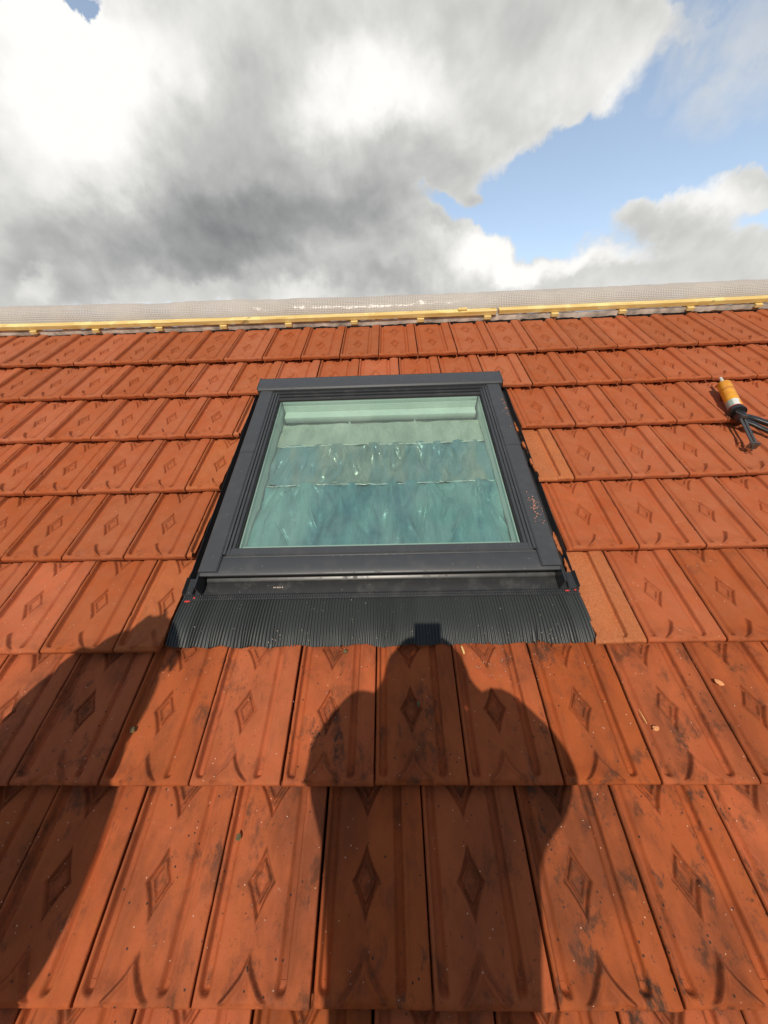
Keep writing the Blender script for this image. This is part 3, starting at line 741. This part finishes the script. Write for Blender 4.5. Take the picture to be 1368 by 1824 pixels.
sh_b = sheet('plastic_sheet', -1.199, -.955, lambda X, T: lay(T, -1.199, -.955, .001), MT['film_b'], 8, 'crinkled shiny grey plastic sheet across the middle of the glass', amp=.0105)
sh_c = sheet('plastic_sheet', -1.519, -1.190, lambda X, T: lay(T, -1.519, -1.190, -.001) + .005 * np.sin(X * 9 + 1) * T * (1 - T), MT['film_c'], 12, 'teal blue plastic sheet hanging in folds at the lower glass', amp=.0135, ny=220)
def glint_strip(par, y, z, seed):                      # white strip added for the glint along the seam, brightness in its colour
    q = np.random.default_rng(seed); mb = MB(); n = 90; xs = np.linspace(-.432, .444, n + 1)
    mb.tube([(x, y + q.normal(0, .0009) + .003 * math.sin(x * 11 + seed), z + q.normal(0, .0007) - .0012) for x in xs], [q.uniform(.0003, .0019) for _ in xs], 6)
    o = link('hem_glint', mb.mesh('hem_glint', MT['hem_glint'], True, (0, y, z))); o.parent = par; o.matrix_parent_inverse = Matrix.Identity(4)
    o.location = Vector((0, y, z)) - Vector((0, par['_y'], -.1)); return o
for o_, y_ in ((sh_a, (-.964 - .812) / 2), (sh_b, (-1.199 - .955) / 2)): o_['_y'] = y_
glint_strip(sh_a, -.9645, lay(1, -.964, -.812, .0045), 3); glint_strip(sh_b, -1.1995, lay(1, -1.199, -.955, .004), 4)
for o_ in (sh_a, sh_b): del o_['_y']

# crumbs lying on the right cover
def scatter(name, pts, size, m, label, cat, seed, flat=.4):
    mb = MB(); q = np.random.default_rng(seed)
    for (x, y, z) in pts:
        s_ = size * q.uniform(.4, 1.3); mb.blob((x, y, z + s_ * flat * .7), (s_, s_ * q.uniform(.5, 1.1), s_ * flat), int(q.integers(9999)), 1, .7)
    o = link(name, mb.mesh(name, m), None, M.copy())
    return tag(o, label, cat, kind='stuff')
q = np.random.default_rng(4)
pts = [(q.normal(.528, .009), q.normal(-1.392, .030), .051) for _ in range(60)] + [(q.normal(.540, .005), q.normal(-.860, .045), .0525) for _ in range(34)]
pts = [p for p in pts if .494 < p[0] < .548]
scatter('clay_crumbs', pts, .0019, MT['crumb'], 'salmon coloured tile crumbs lying on the right window cover', 'crumbs', 6)
def tz(X, Y):                                         # height of the tile surface at a roof point
    for r in range(1, 10):
        y = Y + r * G - row_dy(r, X)
        if 0 <= y < G: return -T_DROP * y / G - .0022
    return -.02
pts = []
for _ in range(130):
    x = q.uniform(-.57, .58); y = q.uniform(-1.80, -1.675); pts.append((x, y, -.0115))
scatter('pale_grit', pts, .0011, MT['speck'], 'pale grit scattered on the black pleated apron', 'grit', 7, .8)
pts = [(q.normal(.36, .07), q.normal(-1.86, .035), 0) for _ in range(100)] + [(q.uniform(-1.0, 1.2), q.uniform(-2.42, -1.83), 0) for _ in range(120)]
pts = [(x, y, tz(x, y)) for x, y, z in pts]
scatter('saw_grit', pts, .0010, MT['speck'], 'fine pale cutting grit on the tiles below the window', 'grit', 8, .7)
# single loose bits
def bit(name, c, r, m, label, cat, seed, rot=0.0, sub=2):
    o = link(name, MB().blob((0, 0, r[2] * .8), r, seed, sub, .6).mesh(name, m), None, M @ R_((c[0], c[1], tz(c[0], c[1]) + .001)) @ Matrix.Rotation(rot, 4, 'Z'))
    return tag(o, label, cat)
bit('clay_chip', (.875, -1.915), (.011, .006, .0028), MT['chip'], 'larger orange clay chip lying on the right of the first course below the apron', 'clay chip', 3, -.5)
bit('clay_chip', (.665, -2.014), (.007, .005, .0026), MT['chip'], 'smaller orange clay chip beside the thin wood splinter', 'clay chip', 9, .3)
bit('wood_splinter', (.648, -1.990), (.0010, .016, .0010), MT['straw'], 'thin yellow wood splinter above the smaller clay chip', 'splinter', 2, .2)
bit('wood_splinter', (.239, -1.823), (.0028, .011, .0014), MT['straw'], 'pale wood splinter just under the edge of the pleated apron', 'splinter', 5, .25)
bit('moss_tuft', (-.086, -1.824), (.006, .005, .004), MT['moss'], 'small dark moss tuft under the pleated apron edge', 'moss', 4)
bit('moss_tuft', (.108, -1.957), (.005, .006, .004), MT['moss'], 'tiny moss clump beside a lozenge inside the shadow of the head', 'moss', 6)
bit('moss_tuft', (-.598, -2.008), (.006, .007, .004), MT['moss'], 'moss tuft in the seam at the tip of the left shadow', 'moss', 11)
bit('moss_tuft', (-.290, -2.205), (.005, .006, .003), MT['moss'], 'olive moss spot on the dirty second course below the apron', 'moss', 12)

# ------------------------------------------------------------------ ridge: blocks, batten, foil, sheet
def bow(X): return .0055 * X * X
def swept(name, m, Xa, Xb, prof, n=60, wob=0.0, seed=1, smooth=False, org=None, org_z=0.0, yoff=0.0):
    q = np.random.default_rng(seed); mb = MB(); k = len(prof); xs = np.linspace(Xa, Xb, n)
    w1 = np.convolve(q.normal(0, 1, n + 8), np.ones(9) / 9, 'valid') * wob; w2 = q.normal(0, 1, n) * wob * .3
    V = []
    for i, x in enumerate(xs):
        for (y, z) in prof: V.append((x, y + bow(x) + yoff, z + (w1[i] + w2[i])))
    F = [(i * k + a, i * k + (a + 1) % k, (i + 1) * k + (a + 1) % k, (i + 1) * k + a) for i in range(n - 1) for a in range(k)]
    F += [tuple(range(k))[::-1], tuple(range((n - 1) * k, n * k))]
    mb.add(V, F); o_ = ((Xa + Xb) / 2, .12, 0)
    return link(name, mb.mesh(name, m, smooth, o_), None, M @ R_(o_))
bat = [(.100, .001), (.099, .003), (.099, .024), (.101, .026), (.134, .026), (.136, .024), (.136, .003), (.134, .001)]
tag(swept('ridge_batten', MT['timber'], -2.75, .700, bat, 40, .0012, 3, yoff=.001), 'long yellow wooden batten along the ridge, left length', 'batten', 'battens along the ridge')
tag(swept('ridge_batten', MT['timber'], .716, 2.75, bat, 30, .0012, 4, yoff=.006), 'yellow wooden batten along the ridge, right length that starts a little higher', 'batten', 'battens along the ridge')
for i in range(13):
    x = -2.55 + .4 * i
    if abs(x) > 2.6: continue
    o = link('batten_block', MB().box(-.021, .021, -.007, .050, -.020, -.001, .002).mesh('batten_block', MT['timber']), None, M @ R_((x, .096 + bow(x), 0)))
    tag(o, f'yellow wood block poking out under the ridge batten, {ORD[i + 1] if i < 13 else ""} from the left', 'wood block', 'blocks under the ridge batten')
o = link('wood_offcut', MB().box(-.030, .026, -.012, .012, 0, .012, .004).mesh('wood_offcut', MT['timber']), None, M @ R_((.500, .120, .0265)) @ Matrix.Rotation(.12, 4, 'Z'))
tag(o, 'small yellow wood offcut lying on the ridge batten above the window', 'offcut')
fo = [(.0910, -.0325), (.0930, -.0200), (.096, -.0075), (.0985, -.0040), (.1000, -.0044), (.0975, -.0105), (.0955, -.022), (.0930, -.0340)]
tag(swept('foil_strip', MT['foil'], -2.7, 2.7, fo, 240, .0055, 9, yoff=.012), 'crumpled white foil strip showing under the yellow ridge batten', 'foil strip')
# reinforced sheet pulled over the ridge
nx, ns = 420, 20
q = np.random.default_rng(21)
prof = [(.1365, .012), (.139, .031), (.146, .046), (.160, .059), (.180, .071), (.204, .078), (.232, .076), (.262, .066), (.290, .050), (.320, .015), (.345, -.03), (.38, -.09), (.42, -.16), (.46, -.23)]
pr = np.array(prof); L = np.r_[0, np.cumsum(np.hypot(*np.diff(pr, axis=0).T))]
u = np.linspace(0, L[-1], 34); py = np.interp(u, L, pr[:, 0]); pz = np.interp(u, L, pr[:, 1])
xs = np.linspace(-3.0, 3.0, nx); V = []
wl = np.interp(np.linspace(0, 46, nx), np.arange(47), q.normal(0, 1, 47)); wh = np.interp(np.linspace(0, 150, nx), np.arange(151), q.normal(0, 1, 151))
for i, x in enumerate(xs):
    for j in range(len(u)):
        f = min(1, u[j] / .05)
        wv = (.0030 * wl[i] * math.sin(u[j] * 14 + x) + .0022 * wh[i] * math.sin(u[j] * 45 + 2 * x)) * f
        V.append((x, py[j] + bow(x) + .001, pz[j] * (1 + .010 * x * x * .25) + wv + .006 * abs(x) * f * (x < 0) * .7))
idx = np.arange(nx * len(u)).reshape(nx, len(u))
F = np.stack([idx[:-1, :-1], idx[1:, :-1], idx[1:, 1:], idx[:-1, 1:]], -1).reshape(-1, 4)
me = bpy.data.meshes.new('ridge_sheet'); me.from_pydata([Vector(v) - Vector((0, .2, 0)) for v in V], [], F.tolist()); me.materials.append(MT['net'])
uvl = me.uv_layers.new(name='UVMap'); li = np.empty(len(me.loops), dtype=np.int32); me.loops.foreach_get('vertex_index', li)
U = np.stack([np.repeat(xs, len(u)) / .0098, np.tile(u, nx) / .0098], -1)[li]; uvl.data.foreach_set('uv', U.ravel())
me.polygons.foreach_set('use_smooth', [True] * len(me.polygons)); me.update()
tag(link('ridge_sheet', me, None, M @ R_((0, .2, 0))), 'translucent grid reinforced plastic sheet pulled over the ridge behind the batten', 'plastic sheet')

# ------------------------------------------------------------------ caulking gun
ax = Vector((1.5495 - 1.426, -.672 + 1.108, 0)).normalized()       # from the rod ends to the nozzle
org = Vector((1.497, -.893, .030 - .006))
side = Vector((-ax.y, ax.x, 0))                                     # to the left of the axis
B = Matrix((( ax.x, side.x, 0, org.x), (ax.y, side.y, 0, org.y), (0, 0, 1, org.z), (0, 0, 0, 1)))
gun = bpy.data.objects.new('caulking_gun', None); C.objects.link(gun); gun.empty_display_size = .05; gun.matrix_world = M @ B
tag(gun, 'black caulking gun with yellow cartridge lying on the tiles at right', 'caulking gun')
def gp(name, mb, m, par=gun, smooth=rad(40)):
    o = bpy.data.objects.new(name, mb.mesh(name, m, smooth)); C.objects.link(o); o.parent = par; return o
cart = gp('cartridge', MB().tube([(.016, 0, 0), (.017, 0, 0), (.196, 0, 0), (.199, 0, 0)], [.022, .0245, .0245, .022], 40), MT['label'])
gp('nozzle', MB().tube([(.199, 0, 0), (.205, 0, 0), (.206, 0, 0), (.222, 0, 0), (.250, .001, .001)], [.012, .012, .0085, .0075, .0050], 18), MT['silic'], cart)
gp('end_ring', MB().tube([(.0, 0, 0), (.001, 0, 0), (.015, 0, 0), (.016, 0, 0)], [.022, .0252, .0252, .022], 40), MT['black'], cart)
cr_ = MB().tube([(-.008, 0, 0), (-.007, 0, 0), (-.002, 0, 0), (-.001, 0, 0)], [.020, .0290, .0290, .027], 36)
gp('collar', cr_, MT['black'])
rl = MB().box(-.004, .204, -.0305, -.0255, -.006, .006, .0015)
rl.box(-.004, .204, .0255, .0290, -.012, -.004, .001)
rl.tube([(.200, -.012, -.0), (.203, -.012, 0), (.206, -.012, 0)], [.019, .0195, .018], 24)
gp('cradle', MB().box(-.004, .206, -.0305, -.0258, -.007, .007, .0015).box(.2005, .2045, -.0258, .022, -.020, -.004, .001), MT['rail'])
bodyg = MB().box(-.060, -.008, -.015, .014, -.015, .016, .005)
bodyg.add(*(lambda b: (b.v, b.f))(MB().extrude([(-.008, .022), (-.008, -.022), (-.030, -.014), (-.050, -.010), (-.050, .010), (-.030, .014)], 'x', 0, 0.001)))if False else None
gp('gun_body', bodyg, MT['black'])
for yy, zz, L0 in ((.0065, .006, -.2100), (-.0085, .004, -.1960)):
    gp('push_rod', MB().tube([(.0, yy, zz), (L0, yy, zz - .004)], .0048, 12), MT['steel'])
gp('rod_plate', MB().box(-.214, -.206, -.016, .018, -.018, .012, .003).tube([(-.206, -.0085, 0), (-.197, -.0085, 0)], .006, 12).tube([(-.2135, .006, .002), (-.222, .003, -.012), (-.224, .001, -.018)], .0032, 10), MT['steel'])
gp('release_lever', MB().tube([(-.012, .012, .014), (-.024, .020, .013), (-.044, .012, .018), (-.050, .004, .018)], .0016, 8), MT['steel'])
def limb(pts, w_, h_): # flattened curved bar
    mb = MB(); n = len(pts); V = []
    for i, p in enumerate(pts):
        p = Vector(p); d = (Vector(pts[min(i + 1, n - 1)]) - Vector(pts[max(i - 1, 0)])).normalized(); s_ = Vector((-d.y, d.x, 0))
        ww = w_[i]
        for a, b in ((-1, -.7), (-.75, -1), (.75, -1), (1, -.7), (1, .7), (.75, 1), (-.75, 1), (-1, .7)): V.append(p + s_ * a * ww + Vector((0, 0, b * h_)))
    F = [(i * 8 + a, i * 8 + (a + 1) % 8, (i + 1) * 8 + (a + 1) % 8, (i + 1) * 8 + a) for i in range(n - 1) for a in range(8)]
    F += [tuple(range(8))[::-1], tuple(range((n - 1) * 8, n * 8))]
    return mb.add(V, F)
gp('handle', limb([(-.022, -.010, -.004), (-.020, -.028, -.008), (-.018, -.050, -.010), (-.026, -.075, -.011), (-.040, -.100, -.011), (-.052, -.125, -.011)], [.015, .014, .0115, .011, .011, .012], .0085), MT['black'], smooth=rad(60))
gp('trigger', limb([(-.045, -.008, -.005), (-.052, -.024, -.008), (-.062, -.045, -.009), (-.076, -.066, -.011), (-.092, -.088, -.011), (-.106, -.104, -.011)], [.012, .012, .0105, .010, .010, .010], .0065), MT['black'], smooth=rad(60))
gp('thumb_latch', MB().box(-.060, -.052, -.010, .010, -.004, .022, .002), MT['steel'])

# ------------------------------------------------------------------ the two roofers whose shadows fall on the tiles
def skin(name, pts, edges, radii, m, parent=None, sub=2, root=0):
    me = bpy.data.meshes.new(name + '_line'); me.from_pydata([Vector(p) for p in pts], edges, []); me.update()
    o = bpy.data.objects.new(name, me); C.objects.link(o)
    md = o.modifiers.new('skin', 'SKIN'); md.use_smooth_shade = True
    for i, r in enumerate(radii):
        sv = me.skin_vertices[0].data[i]; sv.radius = (r, r) if not isinstance(r, tuple) else r; sv.use_root = (i == root)
    sb = o.modifiers.new('sub', 'SUBSURF'); sb.levels = sub; sb.render_levels = sub
    dg = bpy.context.evaluated_depsgraph_get(); dg.update()
    nm = bpy.data.meshes.new_from_object(o.evaluated_get(dg)); bpy.data.objects.remove(o)
    nm.name = name; nm.materials.clear(); nm.materials.append(m)
    o = bpy.data.objects.new(name, nm); C.objects.link(o)
    if parent: o.parent = parent
    return o
def person(base, J, label, top_m, hair_m, hand_dir, grip, loose=.01):
    """J: joints in world metres; grip: True when the fingers close on a phone"""
    b = Vector(base)
    P, E, Rr = [], [], []
    def v(p, r, par=None):
        P.append(Vector(p) - b); Rr.append(r)
        if par is not None: E.append((par, len(P) - 1))
        return len(P) - 1
    J = {k: Vector(p) for k, p in J.items()}
    pel = v(J['pelvis'], (.125, .10))
    wa = v(J['waist'], (.125, .095), pel); ch = v(J['chest'], (.150, .105), wa); nb = v(J['neckbase'], (.075, .06), ch)
    nk = v(J['neckbase'].lerp(J['head'], .45), .052, nb)
    hd = (J['head'] - J['neckbase']).normalized()
    jaw = v(J['head'] - hd * .055 + Vector((0, .018, 0)), (.058, .068), nk)
    mid = v(J['head'] + hd * .01, (.074, .090), jaw); crn = v(J['head'] + hd * .070, (.062, .074), mid)
    fwd = Vector((0, 1, 0))
    arms = {}
    for s, S in ((-1, 'L'), (1, 'R')):
        sh = v(J['sh' + S], .058, ch); el = v(J['el' + S], .044, sh); m_ = v(J['el' + S].lerp(J['wr' + S], .35), .040, el)
        wr = v(J['wr' + S], .026, m_)
        hdv = Vector(hand_dir[S]).normalized(); pal = v(J['wr' + S] + hdv * .045, (.036, .017), wr); kn = v(J['wr' + S] + hdv * .085, (.040, .014), pal)
        acr = Vector((0, 0, 1)) if grip else Vector((0, 1, 0))
        acr = (acr - hdv * acr.dot(hdv)).normalized(); curl = hdv.cross(acr).normalized() * (1 if S == 'L' else -1)
        if grip: curl = Vector((-s * .9, .35, 0)).normalized()
        for k, ln_ in enumerate((.030, .034, .031, .025)):
            o0 = P[kn] + b + acr * (.027 - .018 * k) + hdv * .006
            a1 = v(o0, .0095, kn); a2 = v(o0 + (hdv * .75 + curl * .5).normalized() * ln_, .0085, a1)
            a3 = v(P[a2] + b + (hdv * .15 + curl).normalized() * ln_ * .75, .0075, a2); v(P[a3] + b + (-hdv * .3 + curl * .9).normalized() * ln_ * .55, .0068, a3)
        t0 = P[pal] + b + acr * .030; t1 = v(t0, .013, pal); t2 = v(t0 + (acr * .7 + hdv * .5 + curl * .3).normalized() * .032, .0105, t1); v(P[t2] + b + (hdv * .7 + curl * .5).normalized() * .026, .009, t2)
    for s, S in ((-1, 'L'), (1, 'R')):
        hp = v(J['pelvis'] + Vector((s * .095, 0, -.06)), .098, pel); kn = v(J['kn' + S], .062, hp); cf = v(J['kn' + S].lerp(J['an' + S], .3), .056, kn)
        an = v(J['an' + S], .040, cf); v(J['an' + S] + Vector((s * .01, .06, -.045)), (.042, .03), an)
        v(P[len(P) - 1] + b + Vector((s * .01, .09, -.008)), (.040, .022), len(P) - 1)
    body = skin('person', P, E, Rr, MT['skin'])
    body.matrix_world = R_(base); tag(body, label, 'person', 'roofers on the scaffold')
    # clothes and hair follow the body
    def garment(name, m, segs, grow):
        pp, ee, rr, key = [], [], [], {}
        def vv(k, p, r):
            if k not in key: key[k] = len(pp); pp.append(Vector(p) - b); rr.append(tuple(x + grow for x in r) if isinstance(r, tuple) else r + grow)
            return key[k]
        for (ka, pa, ra), (kb, pb, rb) in segs: ee.append((vv(ka, pa, ra), vv(kb, pb, rb)))
        g_ = skin(name, pp, ee, rr, m, body); return g_
    n_ = ('n', J['pelvis'] + Vector((0, 0, -.07)), (.140, .115)); w_ = ('w', J['waist'], (.145, .11)); c_ = ('c', J['chest'], (.158, .11)); k_ = ('k', J['neckbase'], (.075, .06))
    sg = [(n_, w_), (w_, c_), (c_, k_)]
    for S in 'LR':
        a_ = ('s' + S, J['sh' + S], .062); e_ = ('e' + S, J['el' + S], .050); m2 = ('m' + S, J['el' + S].lerp(J['wr' + S], .45) + Vector((0, -.03, 0)), .060); f_ = ('f' + S, J['el' + S].lerp(J['wr' + S], .88), .040)
        sg += [(c_, a_), (a_, e_), (e_, m2), (m2, f_)]
    garment('jacket', top_m, sg, loose)
    hh = J['neckbase'].lerp(J['head'], .55)
    garment('shadow_fill_hood', top_m, [(('c', J['chest'] + Vector((0, -.02, .08)), (.14, .10)), ('k', J['neckbase'] + Vector((0, -.02, .02)), (.150, .11))), (('k', J['neckbase'] + Vector((0, -.02, .02)), (.150, .11)), ('h', hh + Vector((0, -.05, 0)), (.125, .09))), (('h', hh + Vector((0, -.05, 0)), (.125, .09)), ('t', J['head'] + Vector((0, -.065, .055)), (.095, .07)))], loose * .3)  # hood added, out of view, to close gaps in the cast shadow
    pv = ('p', J['pelvis'], (.135, .108)); tw = ('t', J['pelvis'].lerp(J['waist'], .75), (.132, .105)); sg = [(pv, tw)]
    for s, S in ((-1, 'L'), (1, 'R')):
        h_ = ('h' + S, J['pelvis'] + Vector((s * .095, 0, -.06)), .098); kk_ = ('q' + S, J['kn' + S], .066); aa = ('a' + S, J['an' + S] + Vector((0, 0, .03)), .052)
        sg += [(pv, h_), (h_, kk_), (kk_, aa)]
    garment('trousers', MT['trouser'], sg, .008)
    for s, S in ((-1, 'L'), (1, 'R')):
        a_ = J['an' + S] - b
        skin('boot', [a_ + Vector((0, 0, .06)), a_ + Vector((0, .0, -.03)), a_ + Vector((s * .012, .08, -.048)), a_ + Vector((s * .02, .165, -.052))], [(0, 1), (1, 2), (2, 3)], [.050, .055, (.052, .04), (.046, .032)], MT['boot'], body)
    hc = J['head'] - b
    mb = MB().blob((hc.x, hc.y - .022, hc.z + .052), (.088, .098, .082), 8, 3, .05); g_ = bpy.data.objects.new('hair', mb.mesh('hair', hair_m, True)); C.objects.link(g_); g_.parent = body
    for s in (-1, 1):
        e_ = MB().blob((hc.x + s * .032, hc.y + .083, hc.z + .012), (.012, .009, .009), 2, 2, 0); g_ = bpy.data.objects.new('eye', e_.mesh('eye', MT['eye'], True)); C.objects.link(g_); g_.parent = body
        e_ = MB().blob((hc.x + s * .086, hc.y - .002, hc.z - .005), (.010, .020, .032), 2, 2, .1); g_ = bpy.data.objects.new('ear', e_.mesh('ear', MT['skin'], True)); C.objects.link(g_); g_.parent = body
    e_ = MB().blob((hc.x, hc.y + .102, hc.z - .018), (.013, .020, .024), 2, 2, .05); g_ = bpy.data.objects.new('nose', e_.mesh('nose', MT['skin'], True)); C.objects.link(g_); g_.parent = body
    e_ = MB().blob((hc.x, hc.y + .086, hc.z - .060), (.024, .008, .007), 2, 2, .05); g_ = bpy.data.objects.new('mouth', e_.mesh('mouth', mat('lips', (.42, .16, .13), .5), True)); C.objects.link(g_); g_.parent = body
    return body
person((.05, -2.70, -2.25), dict(pelvis=(.042, -2.76, -1.32), waist=(.028, -2.72, -1.09), chest=(.042, -2.66, -.93), neckbase=(.05, -2.62, -.75), head=(.045, -2.58, -.60),
    shL=(-.100, -2.60, -.800), shR=(.205, -2.60, -.800), elL=(-.178, -2.45, -.842), elR=(.330, -2.45, -.850), wrL=(-.030, -2.33, -.715), wrR=(.155, -2.33, -.715),
    knL=(-.05, -2.66, -1.80), knR=(.17, -2.66, -1.80), anL=(-.06, -2.74, -2.165), anR=(.18, -2.74, -2.165)),
    'roofer in navy jacket holding a phone up with both hands, casts the middle shadow', MT['jacket'], MT['hair'], dict(L=(.35, .45, .8), R=(-.35, .45, .8)), True, .040)
person((-.86, -2.55, -2.25), dict(pelvis=(-.97, -2.60, -1.30), waist=(-.95, -2.58, -1.12), chest=(-.88, -2.52, -.88), neckbase=(-.80, -2.47, -.70), head=(-.735, -2.44, -.56),
    shL=(-.950, -2.49, -.755), shR=(-.735, -2.50, -.755), elL=(-.965, -2.42, -.735), elR=(-.725, -2.52, -1.09), wrL=(-.820, -2.345, -.560), wrR=(-.82, -2.45, -1.27),
    knL=(-.98, -2.54, -1.78), knR=(-.80, -2.54, -1.78), anL=(-1.00, -2.64, -2.165), anR=(-.78, -2.64, -2.165)),
    'roofer in grey sweater shading his eyes with one hand, casts the left shadow', MT['sweater'], MT['hair'], dict(L=(.9, .05, .25), R=(-.1, .5, -.8)), False, .034)
# the phone in the raised hands, its lens where the picture was taken
cm = cam.matrix_world
ph_ = MB().box(-.020, .056, -.124, .026, .003, .011, .003)
pho = link('phone', ph_.mesh('phone', MT['phone'], rad(40)), None, cm.copy()); tag(pho, 'black mobile phone held upright by the roofer taking the picture', 'phone')
